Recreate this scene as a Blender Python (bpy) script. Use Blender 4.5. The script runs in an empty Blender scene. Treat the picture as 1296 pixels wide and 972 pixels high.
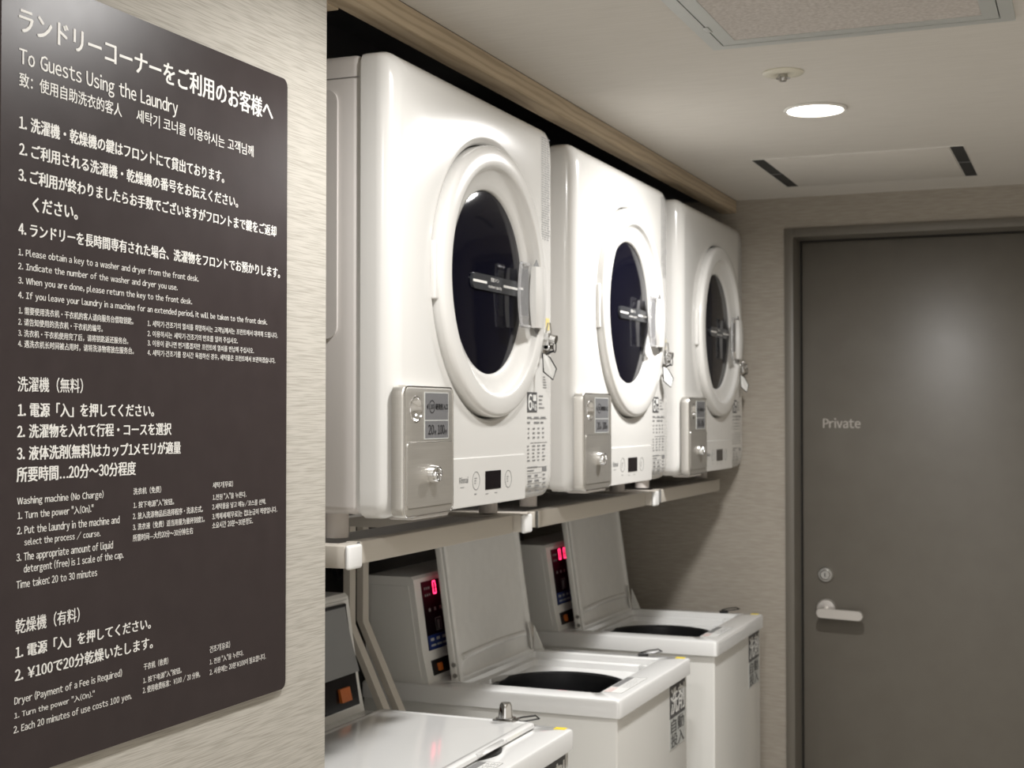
import bpy, bmesh, math, random
from mathutils import Vector, Matrix
random.seed(7)
C = bpy.context.scene.collection
PI = math.pi

# ---------------------------------------------------------------- camera, light, exposure
CEIL = 2.178
cam_d = bpy.data.cameras.new('camera')
cam = bpy.data.objects.new('camera', cam_d); C.objects.link(cam)
YAW = math.atan(737 / 1797); TILT = math.atan(38 / 1797)
cam.location = (0, 0, 1.56)
cam.rotation_euler = (PI / 2 + TILT, 0, YAW)
cam_d.sensor_width = 36; cam_d.lens = 36 * 1797 / 1296
cam_d.clip_start = 0.02
cam_d.dof.use_dof = True; cam_d.dof.focus_distance = 1.6; cam_d.dof.aperture_fstop = 14
bpy.context.scene.camera = cam

world = bpy.data.worlds.new('world'); bpy.context.scene.world = world
world.use_nodes = True
world.node_tree.nodes['Background'].inputs[0].default_value = (1.0, 0.97, 0.93, 1)
world.node_tree.nodes['Background'].inputs[1].default_value = 1.0
vs = bpy.context.scene.view_settings
vs.view_transform = 'Standard'; vs.look = 'None'; vs.gamma = 1; vs.use_curve_mapping = False
vs.exposure = 0.24
LAMP_W = 10.5
LAMP_RGB = (1.0, 0.985, 0.965)
LAMP_SPREAD = math.radians(172)
DOWNLIGHTS = [(-0.518, 2.88, 1.25), (-0.518, 1.64, 0.72), (-0.518, 0.40, 1.0)]

# ---------------------------------------------------------------- materials
MATS = {}
def mat(name, rgb, rough=0.5, metal=0.0, coat=0.0, emit=None, estr=0.0, spec=0.5):
    m = bpy.data.materials.new(name); m.use_nodes = True
    b = m.node_tree.nodes['Principled BSDF']
    b.inputs['Base Color'].default_value = (*rgb, 1)
    b.inputs['Roughness'].default_value = rough
    b.inputs['Metallic'].default_value = metal
    b.inputs['Coat Weight'].default_value = coat
    b.inputs['Coat Roughness'].default_value = 0.08
    b.inputs['Specular IOR Level'].default_value = spec
    if emit:
        b.inputs['Emission Color'].default_value = (*emit, 1)
        b.inputs['Emission Strength'].default_value = estr
    MATS[name] = m
    return m

def textured(name, c1, c2, scale, rough=0.8, bump=0.2, detail=4.0, dist=0.002, lo=0.3, hi=0.7, metal=0.0, rough2=None, coat=0.0):
    """noise-mixed colour with the same noise as bump, stretched by 'scale' in object space"""
    m = mat(name, c1, rough, metal, coat)
    nt = m.node_tree; N = nt.nodes; L = nt.links; b = N['Principled BSDF']
    tc = N.new('ShaderNodeTexCoord'); mp = N.new('ShaderNodeMapping')
    mp.inputs['Scale'].default_value = scale
    nz = N.new('ShaderNodeTexNoise'); nz.inputs['Scale'].default_value = 1.0
    nz.inputs['Detail'].default_value = detail
    cr = N.new('ShaderNodeValToRGB')
    cr.color_ramp.elements[0].position = lo; cr.color_ramp.elements[0].color = (*c1, 1)
    cr.color_ramp.elements[1].position = hi; cr.color_ramp.elements[1].color = (*c2, 1)
    L.new(tc.outputs['Object'], mp.inputs['Vector']); L.new(mp.outputs[0], nz.inputs['Vector'])
    L.new(nz.outputs['Fac'], cr.inputs[0]); L.new(cr.outputs[0], b.inputs['Base Color'])
    if bump:
        bp = N.new('ShaderNodeBump'); bp.inputs['Strength'].default_value = bump
        bp.inputs['Distance'].default_value = dist
        L.new(nz.outputs['Fac'], bp.inputs['Height']); L.new(bp.outputs[0], b.inputs['Normal'])
    if rough2 is not None:
        mr = N.new('ShaderNodeMapRange'); mr.inputs['To Min'].default_value = rough; mr.inputs['To Max'].default_value = rough2
        L.new(nz.outputs['Fac'], mr.inputs[0]); L.new(mr.outputs[0], b.inputs['Roughness'])
    return m

WALL = textured('woven_wallpaper_side', (0.36, 0.338, 0.295), (0.475, 0.45, 0.402), (30, 22, 900), 0.85, 0.2, 1, 0.0004, 0.34, 0.58)
WALLR = textured('pale_wallpaper', (0.66, 0.63, 0.58), (0.72, 0.69, 0.64), (30, 24, 620), 0.85, 0.2, 3, 0.0005)  # unseen right wall, kept pale to bounce light into the aisle
WALLB = textured('woven_wallpaper_end', (0.32, 0.285, 0.24), (0.40, 0.365, 0.315), (26, 6, 330), 0.85, 0.25, 3, 0.0006)
CEILM = textured('ceiling_wallpaper', (0.63, 0.60, 0.555), (0.68, 0.65, 0.605), (14, 200, 10), 0.9, 0.15, 4, 0.0006)
PANELT = textured('textured_board', (0.47, 0.43, 0.40), (0.62, 0.58, 0.55), (170, 170, 170), 0.9, 0.4, 2, 0.001)
FLOOR = textured('pale_vinyl_floor', (0.60, 0.57, 0.52), (0.66, 0.63, 0.58), (90, 90, 90), 0.95, 0.3, 3, 0.002)  # unseen floor, its pale tone chosen to raise the bounced light
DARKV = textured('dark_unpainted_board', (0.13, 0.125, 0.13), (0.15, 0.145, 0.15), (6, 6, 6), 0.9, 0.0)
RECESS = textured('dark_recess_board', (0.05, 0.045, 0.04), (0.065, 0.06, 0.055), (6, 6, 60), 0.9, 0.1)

def wood():
    m = mat('pine_batten', (0.5, 0.38, 0.25), 0.55)
    nt = m.node_tree; N = nt.nodes; L = nt.links; b = N['Principled BSDF']
    tc = N.new('ShaderNodeTexCoord'); mp = N.new('ShaderNodeMapping'); mp.inputs['Scale'].default_value = (1.0, 0.09, 1.0)
    wv = N.new('ShaderNodeTexWave'); wv.wave_type = 'RINGS'; wv.rings_direction = 'Y'
    wv.inputs['Scale'].default_value = 28; wv.inputs['Distortion'].default_value = 5.5; wv.inputs['Detail'].default_value = 2.5
    wv.inputs['Detail Scale'].default_value = 1.6
    nz = N.new('ShaderNodeTexNoise'); nz.inputs['Scale'].default_value = 60
    cr = N.new('ShaderNodeValToRGB')
    cr.color_ramp.elements[0].color = (0.52, 0.41, 0.28, 1); cr.color_ramp.elements[1].color = (0.66, 0.54, 0.385, 1)
    cr.color_ramp.elements[0].position = 0.02; cr.color_ramp.elements[1].position = 0.6
    mx = N.new('ShaderNodeMixRGB'); mx.blend_type = 'MULTIPLY'; mx.inputs[0].default_value = 0.25
    L.new(tc.outputs['Object'], mp.inputs['Vector']); L.new(mp.outputs[0], wv.inputs['Vector']); L.new(mp.outputs[0], nz.inputs['Vector'])
    L.new(wv.outputs['Fac'], cr.inputs[0]); L.new(cr.outputs[0], mx.inputs[1]); L.new(nz.outputs['Fac'], mx.inputs[2])
    L.new(mx.outputs[0], b.inputs['Base Color'])
    return m
WOOD = wood()

SIGN = textured('sign_acrylic', (0.033, 0.0245, 0.0245), (0.038, 0.0285, 0.0285), (30, 30, 30), 0.31, 0.02, 3, 0.0005, rough2=0.35)
SIGN.node_tree.nodes['Principled BSDF'].inputs['Specular IOR Level'].default_value = 0.24
INK_W = mat('sign_white_ink', (0.80, 0.785, 0.75), 0.5)
ENAMEL = mat('white_enamel', (0.70, 0.69, 0.665), 0.2, 0, 0.3)
ENAMELS = mat('white_sheet_metal', (0.63, 0.60, 0.575), 0.38)
RINGW = mat('white_door_plastic', (0.73, 0.72, 0.695), 0.2, 0, 0.3)
WASHW = mat('washer_white', (0.84, 0.835, 0.805), 0.25, 0, 0.3)
WASHT = mat('washer_white_top', (0.86, 0.86, 0.85), 0.10, 0, 0.6)
LIDG = textured('lid_inner_white', (0.78, 0.775, 0.75), (0.81, 0.805, 0.78), (40, 40, 40), 0.22, 0.05, 2, 0.001)
GLASS = mat('dark_window_glass', (0.004, 0.004, 0.009), 0.07, 0, 0, spec=0.08)
LABELG = mat('coin_label_grey', (0.15, 0.15, 0.155), 0.45)
BLACKP = mat('black_plastic', (0.012, 0.012, 0.013), 0.3, spec=0.3)
BLACKG = mat('black_glass_panel', (0.006, 0.004, 0.006), 0.15, spec=0.25)
GREYL = mat('grey_print', (0.20, 0.20, 0.20), 0.5)
GREYF = mat('grey_flap_plastic', (0.27, 0.275, 0.275), 0.4)
GREYD = mat('dark_grey_print', (0.085, 0.085, 0.087), 0.5)
STEEL = textured('brushed_steel', (0.66, 0.64, 0.60), (0.70, 0.68, 0.64), (8, 8, 500), 0.36, 0.03, 3, 0.0003, metal=0.9, rough2=0.46)
CHROME = mat('chrome', (0.80, 0.80, 0.80), 0.10, 1.0)
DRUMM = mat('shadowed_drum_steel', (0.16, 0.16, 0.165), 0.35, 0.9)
CHROMED = mat('dull_chrome', (0.55, 0.54, 0.52), 0.28, 1.0)
SATIN = mat('satin_nickel', (0.62, 0.59, 0.56), 0.38, 0.85)
STANDM = mat('beige_powder_coat', (0.56, 0.52, 0.46), 0.45)
CAPW = mat('white_end_cap', (0.86, 0.86, 0.85), 0.4)
TRAYM = mat('grey_tray_steel', (0.62, 0.61, 0.60), 0.35)
RUBBERW = mat('pale_rubber', (0.72, 0.67, 0.63), 0.6)
YELLOW = mat('yellow_label', (0.85, 0.67, 0.04), 0.5)
YELLOWP = mat('pale_yellow_label', (0.75, 0.62, 0.25), 0.5)
ORANGE = mat('orange_switch', (0.62, 0.16, 0.03), 0.35)
BLUE = mat('blue_print', (0.01, 0.03, 0.16), 0.3)
REDP = mat('pale_red_print', (0.62, 0.36, 0.33), 0.5)
WHITEP = mat('white_sticker', (0.80, 0.80, 0.78), 0.4)
LED = mat('red_led', (0.9, 0.05, 0.12), 0.4, emit=(1.0, 0.03, 0.12), estr=3.0)
DOORM = textured('door_paint', (0.128, 0.115, 0.096), (0.138, 0.125, 0.105), (14, 14, 14), 0.34, 0.03, 3, 0.001, rough2=0.40)
DOORF = mat('door_frame_paint', (0.145, 0.131, 0.109), 0.42)
GAP_SHADE = mat('door_gap_shade', (0.02, 0.018, 0.015), 0.7)
INK_D = mat('door_lettering', (0.42, 0.39, 0.35), 0.5)
ALU = mat('pale_aluminium', (0.56, 0.575, 0.56), 0.45, 0.2)
ALUD = mat('shaded_gap', (0.05, 0.05, 0.05), 0.8)
CREAM = mat('cream_enamel', (0.72, 0.69, 0.58), 0.35)
SLOT = mat('dark_slot', (0.03, 0.03, 0.03), 0.7)
TRIMW = mat('white_trim', (0.78, 0.76, 0.72), 0.4)
DIFF = mat('lamp_diffuser', (0.9, 0.9, 0.88), 0.5, emit=(1.0, 0.95, 0.86), estr=14)
WIRE = mat('dark_wire', (0.05, 0.05, 0.05), 0.3, 0.8)
CABLE = mat('black_cable', (0.012, 0.012, 0.012), 0.6)
CLEAR = mat('clear_plastic', (0.92, 0.92, 0.93), 0.08)
CLEAR.node_tree.nodes['Principled BSDF'].inputs['Transmission Weight'].default_value = 0.75
CLEAR.node_tree.nodes['Principled BSDF'].inputs['IOR'].default_value = 1.25
LABELD = mat('smoked_label', (0.035, 0.037, 0.042), 0.25)

# ---------------------------------------------------------------- mesh helpers
class MB:
    """collects shapes and links them as ONE mesh object"""
    def __init__(self):
        self.bm = bmesh.new(); self.mi = 0; self.mats = []
    def use(self, m):
        if m not in self.mats: self.mats.append(m)
        self.mi = self.mats.index(m); return self
    def _tag(self, faces):
        for f in faces: f.material_index = self.mi
    def box(self, x0, x1, y0, y1, z0, z1, r=0.0, seg=3, only=None):
        tmp = bmesh.new()
        bmesh.ops.create_cube(tmp, size=1.0)
        for v in tmp.verts:
            v.co = Vector(((x0 + x1) / 2 + v.co.x * (x1 - x0), (y0 + y1) / 2 + v.co.y * (y1 - y0), (z0 + z1) / 2 + v.co.z * (z1 - z0)))
        if r > 0:
            es = tmp.edges[:] if only is None else [e for e in tmp.edges if only((e.verts[1].co - e.verts[0].co).normalized(), (e.verts[0].co + e.verts[1].co) / 2)]
            bmesh.ops.bevel(tmp, geom=es, offset=r, segments=seg, affect='EDGES', profile=0.5)
        self.merge(tmp); return self
    def merge(self, tmp, M=None):
        vs_ = [self.bm.verts.new(M @ v.co if M else v.co) for v in tmp.verts]
        tmp.verts.index_update()
        for f in tmp.faces:
            try:
                nf = self.bm.faces.new([vs_[v.index] for v in f.verts]); nf.material_index = self.mi
            except ValueError: pass
        tmp.free(); return self
    def mesh(self, me, M):
        vs_ = [self.bm.verts.new(M @ v.co) for v in me.vertices]
        for p in me.polygons:
            try:
                nf = self.bm.faces.new([vs_[i] for i in p.vertices]); nf.material_index = self.mi
            except ValueError: pass
        return self
    def loops(self, rings, close=True, cap0=False, cap1=False):
        R = [[self.bm.verts.new(p) for p in r] for r in rings]
        n = len(R[0]); m = n if close else n - 1
        for a, b in zip(R, R[1:]):
            for i in range(m):
                j = (i + 1) % n
                f = self.bm.faces.new((a[i], a[j], b[j], b[i])); f.material_index = self.mi
        if cap0: self.bm.faces.new(R[0][::-1]).material_index = self.mi
        if cap1: self.bm.faces.new(R[-1]).material_index = self.mi
        return self
    def lathe(self, prof, centre, axis='x', n=48, cap0=False, cap1=False):
        """prof: list of (radius, along); axis the direction of 'along'"""
        c = Vector(centre); rings = []
        for r, t in prof:
            ring = []
            for k in range(n):
                a = 2 * PI * k / n; u, w = r * math.cos(a), r * math.sin(a)
                ring.append(c + (Vector((t, u, w)) if axis == 'x' else Vector((u, t, w)) if axis == 'y' else Vector((u, w, t))))
            rings.append(ring)
        return self.loops(rings, True, cap0, cap1)
    def cyl(self, p0, p1, r0, r1=None, n=24):
        r1 = r0 if r1 is None else r1
        p0 = Vector(p0); p1 = Vector(p1); d = (p1 - p0).normalized()
        a = d.orthogonal().normalized(); b = d.cross(a)
        rings = [[p + (a * math.cos(2 * PI * k / n) + b * math.sin(2 * PI * k / n)) * r for k in range(n)] for p, r in ((p0, r0), (p1, r1))]
        return self.loops(rings, True, True, True)
    def tube(self, pts, r, n=8, closed=False):
        pts = [Vector(p) for p in pts]; rings = []; ref = None
        N = len(pts)
        for i, p in enumerate(pts):
            if closed: d = (pts[(i + 1) % N] - pts[i - 1]).normalized()
            else: d = (pts[min(i + 1, N - 1)] - pts[max(i - 1, 0)]).normalized()
            a = d.orthogonal().normalized() if ref is None else (ref - d * ref.dot(d)).normalized()
            ref = a; b = d.cross(a)
            rings.append([p + (a * math.cos(2 * PI * k / n) + b * math.sin(2 * PI * k / n)) * r for k in range(n)])
        if closed:
            rings.append(rings[0]); return self.loops(rings)
        return self.loops(rings, True, True, True)
    def prism(self, poly, d0, d1, plane='yz'):
        """extrude a polygon: plane 'yz' along x, 'xz' along y, 'xy' along z"""
        def P(u, v, d): return (d, u, v) if plane == 'yz' else (u, d, v) if plane == 'xz' else (u, v, d)
        return self.loops([[P(u, v, d0) for u, v in poly], [P(u, v, d1) for u, v in poly]], True, True, True)
    def quad(self, a, b, c, d):
        self.bm.faces.new([self.bm.verts.new(p) for p in (a, b, c, d)]).material_index = self.mi; return self
    def build(self, name, m=None, parent=None, loc=None, smooth=35):
        if m is not None and not self.mats: self.mats = [m]
        bmesh.ops.recalc_face_normals(self.bm, faces=self.bm.faces[:])
        me = bpy.data.meshes.new(name); self.bm.to_mesh(me); self.bm.free()
        for x in self.mats: me.materials.append(x)
        if smooth:
            for p in me.polygons: p.use_smooth = True
            me.set_sharp_from_angle(angle=math.radians(smooth))
        o = bpy.data.objects.new(name, me); C.objects.link(o)
        if parent is not None: o.parent = parent
        if loc is not None: o.location = loc
        return o

def rrect(u0, u1, v0, v1, r, n=6):
    pts = []
    for cu, cv, a0 in ((u1 - r, v1 - r, 0), (u0 + r, v1 - r, PI / 2), (u0 + r, v0 + r, PI), (u1 - r, v0 + r, 1.5 * PI)):
        for k in range(n + 1):
            a = a0 + PI / 2 * k / n; pts.append((cu + r * math.cos(a), cv + r * math.sin(a)))
    return pts

def rr_ray(cu, cv, u0, u1, v0, v1, r, angs):
    """points of a rounded rectangle hit by rays from (cu, cv)"""
    poly = rrect(u0, u1, v0, v1, r, 8); out = []
    for a in angs:
        dx, dy = math.cos(a), math.sin(a); best = None
        for i in range(len(poly)):
            x1, y1 = poly[i][0] - cu, poly[i][1] - cv; x2, y2 = poly[(i + 1) % len(poly)][0] - cu, poly[(i + 1) % len(poly)][1] - cv
            ex, ey = x2 - x1, y2 - y1; den = dx * ey - dy * ex
            if abs(den) < 1e-12: continue
            t = (x1 * ey - y1 * ex) / den; s = (x1 * dy - y1 * dx) / den
            if t > 0 and -1e-9 <= s <= 1 + 1e-9 and (best is None or t < best): best = t
        out.append((cu + dx * best, cv + dy * best))
    return out

_tcache = {}
def raw_text(s, res):
    if ('raw', s, res) in _tcache: return _tcache[('raw', s, res)]
    cu = bpy.data.curves.new('lettering', 'FONT'); cu.body = s; cu.resolution_u = res
    o = bpy.data.objects.new('lettering', cu); C.objects.link(o)
    dg = bpy.context.evaluated_depsgraph_get(); dg.update()
    me = bpy.data.meshes.new_from_object(o.evaluated_get(dg))
    bpy.data.objects.remove(o); bpy.data.curves.remove(cu)
    V = [(v.co.x, v.co.y) for v in me.vertices]; F = [tuple(p.vertices) for p in me.polygons]
    bpy.data.meshes.remove(me)
    _tcache[('raw', s, res)] = (V, F)
    return V, F
def text_mesh(s, res=3):
    """vertices and faces of a line; Latin letters and digits are set one by one in a plain grotesque cut"""
    if (s, res) in _tcache: return _tcache[(s, res)]
    V, F = [], []; pen = 0.0; run = ''
    def add(v, f, dx, k=1.0):
        n = len(V); V.extend((x * k + dx, y) for x, y in v); F.extend(tuple(i + n for i in q) for q in f)
    def flush(pen, run):
        if not run: return pen
        v, f = raw_text(run, res)
        if v:
            x0 = min(p[0] for p in v); x1 = max(p[0] for p in v)
            add(v, f, pen - x0 + .05); pen += x1 - x0 + .11
        return pen
    for ch in s:
        if ch == ' ':
            pen = flush(pen, run); run = ''; pen += .33; continue
        if 33 <= ord(ch) <= 126:
            pen = flush(pen, run); run = ''
            v, f = raw_text(chr(ord(ch) + 0xFEE0), res)
            x0 = min(p[0] for p in v); x1 = max(p[0] for p in v); k = .86
            if ch in '.,;:': k = 1.0
            add(v, f, pen - x0 * k + .042, k); pen += (x1 - x0) * k + .084
        else: run += ch
    pen = flush(pen, run)
    xs = [p[0] for p in V]; ys = [p[1] for p in V]
    _tcache[(s, res)] = (V, F, min(xs), max(xs), min(ys), max(ys))
    return _tcache[(s, res)]

def put_text(mb, s, origin, right, up, width, height, bold=0.0, res=3):
    """lettering whose inked box fills width x height, lower left at origin"""
    V, F, x0, x1, y0, y1 = text_mesh(s, res)
    r = Vector(right).normalized(); u = Vector(up).normalized(); n = r.cross(u)
    sx = width / (x1 - x0); sy = height / (y1 - y0)
    if bold > 0:
        d = bold * height
        for a, c, e in ((-d, 0, 0), (d, 0, .00006), (0, d * .6, .00012)):
            put_text(mb, s, Vector(origin) + r * a + u * c + n * e, right, up, width, height, 0, res)
        return
    o = Vector(origin) - r * x0 * sx - u * y0 * sy
    vs_ = [mb.bm.verts.new(o + r * (x * sx) + u * (y * sy)) for x, y in V]
    for q in F:
        try: mb.bm.faces.new([vs_[i] for i in q]).material_index = mb.mi
        except ValueError: pass

def thing(name, label, cat, loc=(0, 0, 0), group=None):
    o = bpy.data.objects.new(name, None); C.objects.link(o); o.location = loc
    o.empty_display_size = 0.05
    o['label'] = label; o['category'] = cat
    if group: o['group'] = group
    return o
def tag(o, label, cat, group=None):
    o['label'] = label; o['category'] = cat
    if group: o['group'] = group
    return o
def struct(o):
    o['kind'] = 'structure'; return o
def copy_tree(o, parent=None):
    c = o.copy(); C.objects.link(c)
    if parent is not None: c.parent = parent
    for ch in list(o.children): copy_tree(ch, c)
    return c
LINES = [
  (0, 'm', 1.0721, 1.5252, 1.9512, 1.9258, 'ランドリーコーナーをご利用のお客様へ'),
  (0, 'r', 1.0725, 1.3261, 1.9116, 1.8912, 'To Guests Using the Laundry'),
  (0, 'r', 1.0727, 1.2273, 1.8877, 1.8737, '致：使用自助洗衣的客人'),
  (0, 'r', 1.2522, 1.4815, 1.8879, 1.8741, '세탁기 코너를 이용하시는 고객님께'),
  (1, 'm', 1.0732, 1.4183, 1.8467, 1.8324, '1. 洗濯機・乾燥機の鍵はフロントにて貸出ております。'),
  (1, 'm', 1.0734, 1.448, 1.8209, 1.8072, '2. ご利用される洗濯機・乾燥機の番号をお伝えください。'),
  (1, 'm', 1.0727, 1.5342, 1.7962, 1.7822, '3. ご利用が終わりましたらお手数でございますがフロントまで鍵をご返却'),
  (1, 'm', 1.0924, 1.1578, 1.7702, 1.756, 'ください。'),
  (1, 'm', 1.0732, 1.5433, 1.7441, 1.7309, '4. ランドリーを長時間専有された場合、洗濯物をフロントでお預かりします。'),
  (1, 'r', 1.0728, 1.3677, 1.7186, 1.7098, '1. Please obtain a key to a washer and dryer from the front desk.'),
  (1, 'r', 1.0729, 1.3275, 1.7051, 1.6966, '2. Indicate the number of the washer and dryer you use.'),
  (1, 'r', 1.0731, 1.3553, 1.6914, 1.6829, '3. When you are done, please return the key to the front desk.'),
  (1, 'r', 1.0732, 1.514, 1.6775, 1.6689, '4. If you leave your laundry in a machine for an extended period, it will be taken to the front desk.'),
  (1, 'r', 1.0741, 1.2489, 1.6628, 1.6555, '1. 需要使用洗衣机・干衣机的客人请向服务台借取钥匙。'),
  (1, 'r', 1.0735, 1.1981, 1.6518, 1.6447, '2. 请告知使用的洗衣机・干衣机的编号。'),
  (1, 'r', 1.0736, 1.2402, 1.641, 1.6339, '3. 洗衣机・干衣机使用完了后，请将钥匙返还服务台。'),
  (1, 'r', 1.0737, 1.2497, 1.6309, 1.6236, '4. 遇洗衣机长时间被占用时，请将洗涤物寄放在服务台。'),
  (1, 'r', 1.2734, 1.5384, 1.662, 1.6551, '1. 세탁기·건조기의 열쇠를 희망하시는 고객님께서는 프런트에서 대여해 드립니다.'),
  (1, 'r', 1.2735, 1.4486, 1.6509, 1.644, '2. 이용하시는 세탁기·건조기의 번호를 알려 주십시오.'),
  (1, 'r', 1.2736, 1.4838, 1.6406, 1.6337, '3. 이용이 끝나면 번거롭겠지만 프런트에 열쇠를 반납해 주십시오.'),
  (1, 'r', 1.2737, 1.533, 1.6301, 1.6231, '4. 세탁기·건조기를 장시간 독점하신 경우, 세탁물은 프런트에서 보관하겠습니다.'),
  (2, 'r', 1.0734, 1.1676, 1.596, 1.5811, '洗濯機（無料）'),
  (2, 'm', 1.0743, 1.2854, 1.5708, 1.5569, '1. 電源「入」を押してください。'),
  (2, 'm', 1.0735, 1.317, 1.5501, 1.5367, '2. 洗濯物を入れて行程・コースを選択'),
  (2, 'm', 1.0734, 1.3347, 1.5294, 1.5152, '3. 液体洗剤(無料)はカップ1メモリが適量'),
  (2, 'm', 1.0732, 1.2541, 1.5094, 1.4948, '所要時間…20分〜30分程度'),
  (2, 'r', 1.0739, 1.201, 1.4812, 1.4715, 'Washing machine (No Charge)'),
  (2, 'r', 1.0747, 1.1851, 1.4676, 1.4578, '1. Turn the power "入(On)."'),
  (2, 'r', 1.0742, 1.2273, 1.453, 1.443, '2. Put the laundry in the machine and'),
  (2, 'r', 1.0841, 1.1965, 1.441, 1.4322, 'select the process / course.'),
  (2, 'r', 1.0737, 1.2168, 1.4277, 1.4175, '3. The appropriate amount of liquid'),
  (2, 'r', 1.0836, 1.2342, 1.4161, 1.4058, 'detergent (free) is 1 scale of the cap.'),
  (2, 'r', 1.0737, 1.1916, 1.4015, 1.3937, 'Time taken: 20 to 30 minutes'),
  (2, 'r', 1.2506, 1.2992, 1.481, 1.4736, '洗衣机（免费）'),
  (2, 'r', 1.2508, 1.3227, 1.4663, 1.4592, '1. 按下电源"入"按钮。'),
  (2, 'r', 1.25, 1.3783, 1.4546, 1.4472, '2. 放入洗涤物品后选择程序・洗涤方式。'),
  (2, 'r', 1.2501, 1.3819, 1.4428, 1.4355, '3. 洗衣液（免费）适当用量为量杯刻度1。'),
  (2, 'r', 1.2502, 1.3592, 1.4314, 1.4238, '所需时间—大约20分〜30分钟左右'),
  (2, 'r', 1.3981, 1.4398, 1.4807, 1.4733, '세탁기(무료)'),
  (2, 'r', 1.3982, 1.4685, 1.4668, 1.4596, '1.전원 "入"을 누른다.'),
  (2, 'r', 1.3973, 1.5122, 1.4555, 1.4484, '2.세탁물을 넣고 메뉴/코스를 선택.'),
  (2, 'r', 1.3974, 1.5384, 1.4445, 1.4368, '3.액체세제(무료)는 컵1눈금이 적량입니다.'),
  (2, 'r', 1.3974, 1.4833, 1.4341, 1.4264, '소요시간 20분~30분정도.'),
  (3, 'r', 1.073, 1.1648, 1.3651, 1.3505, '乾燥機（有料）'),
  (3, 'm', 1.0733, 1.2818, 1.3396, 1.327, '1. 電源「入」を押してください。'),
  (3, 'm', 1.0728, 1.2854, 1.3184, 1.3053, '2. ￥100で20分乾燥いたします。'),
  (3, 'r', 1.0721, 1.2329, 1.2921, 1.2822, 'Dryer (Payment of a Fee is Required)'),
  (3, 'r', 1.0722, 1.1888, 1.2773, 1.2696, '1. Turn the power "入(On)."'),
  (3, 'r', 1.0713, 1.2493, 1.2645, 1.2553, '2. Each 20 minutes of use costs 100 yen.'),
  (3, 'r', 1.27, 1.3137, 1.2913, 1.2838, '干衣机（收费）'),
  (3, 'r', 1.2692, 1.3386, 1.2766, 1.2697, '1. 按下电源"入"按钮。'),
  (3, 'r', 1.2688, 1.3743, 1.2662, 1.2588, '2. 使用收费标准：￥100 / 20 分钟。'),
  (3, 'r', 1.3934, 1.4349, 1.2914, 1.2831, '건조기(유료)'),
  (3, 'r', 1.3935, 1.4635, 1.2766, 1.2695, '1. 전원 "入"을 누른다.'),
  (3, 'r', 1.3936, 1.5134, 1.2648, 1.2574, '2. 사용에는 20분￥100이 필요합니다.'),
]
# ---------------------------------------------------------------- the room
XW = -0.955          # face of the wall that carries the sign
YB = 4.043           # end wall
XR = 0.62            # wall to the right of the aisle
Y0 = -1.6
YE = 1.669           # where the sign wall ends and the machine recess begins
XREC = -1.62

struct(MB().box(XREC - .1, XR + .1, Y0, YB + .3, -.1, 0).build('floor', FLOOR))
struct(MB().box(XW, XR + .1, Y0, YB, CEIL, CEIL + .06).build('ceiling', CEILM))
struct(MB().box(XREC, XW, Y0, YE, 0, 2.45).build('wall_left', WALL))
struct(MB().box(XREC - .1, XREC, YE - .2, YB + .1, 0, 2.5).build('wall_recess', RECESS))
DX0, DX1, DZ = -0.8156, 0.11, 2.089
wb = MB().box(XREC, DX0 + .004, YB, YB + .25, 0, 2.5)
wb.box(DX0 + .004, DX1 - .004, YB, YB + .25, DZ - .004, 2.5).box(DX1 - .004, XR + .1, YB, YB + .25, 0, 2.5)
struct(wb.build('wall_back', WALLB))
struct(MB().box(XR, XR + .1, Y0, YB, 0, CEIL).build('wall_right', WALLR))
# wall behind the camera left out so world light fills the aisle
# the dark void above the battens
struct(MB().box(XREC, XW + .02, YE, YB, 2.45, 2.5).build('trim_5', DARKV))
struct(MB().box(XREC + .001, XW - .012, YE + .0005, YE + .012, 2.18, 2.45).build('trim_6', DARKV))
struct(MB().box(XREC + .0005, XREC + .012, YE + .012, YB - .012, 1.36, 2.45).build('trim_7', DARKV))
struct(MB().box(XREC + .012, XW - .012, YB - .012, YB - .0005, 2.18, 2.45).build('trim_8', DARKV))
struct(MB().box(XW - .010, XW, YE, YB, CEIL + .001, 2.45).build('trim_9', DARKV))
# pine battens round the opening of the recess
struct(MB().box(XW - .042, XW, YE + .001, YB - .001, 2.141, CEIL - .0005, .0015, 2).build('trim_1', WOOD))
struct(MB().box(XREC + .03, XW - .043, YE + .001, YE + .110, 2.139, CEIL, .0015, 2).build('trim_2', WOOD))
struct(MB().box(XREC + .02, XW - .01, YB - .0125, YB - .0005, 0, .075, .002, 2).build('baseboard_back', DOORF))

# door and its steel frame
df = MB().box(DX0, DX0 + .025, YB - .006, YB + .22, 0, DZ, .0015, 2)
df.box(DX1 - .025, DX1, YB - .006, YB + .22, 0, DZ, .0015, 2).box(DX0 + .025, DX1 - .025, YB - .006, YB + .22, DZ - .025, DZ, .0015, 2)
df.use(GAP_SHADE)
df.mats = [DOORF, GAP_SHADE]
for f in df.bm.faces: f.material_index = 0
df.mi = 1
df.box(DX0 + .0245, DX0 + .0275, YB + .095, YB + .15, 0, DZ - .025).box(DX1 - .0275, DX1 - .0245, YB + .095, YB + .15, 0, DZ - .025)  # dark strips paint the shade in the gap round the leaf
df.box(DX0 + .025, DX1 - .025, YB + .095, YB + .15, DZ - .028, DZ - .0245)
struct(df.build('trim_3'))
YD = 4.150
door = struct(MB().box(DX0 + .029, DX1 - .029, YD, YD + .04, .006, DZ - .029, .002, 2).build('door_1', DOORM))
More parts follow.
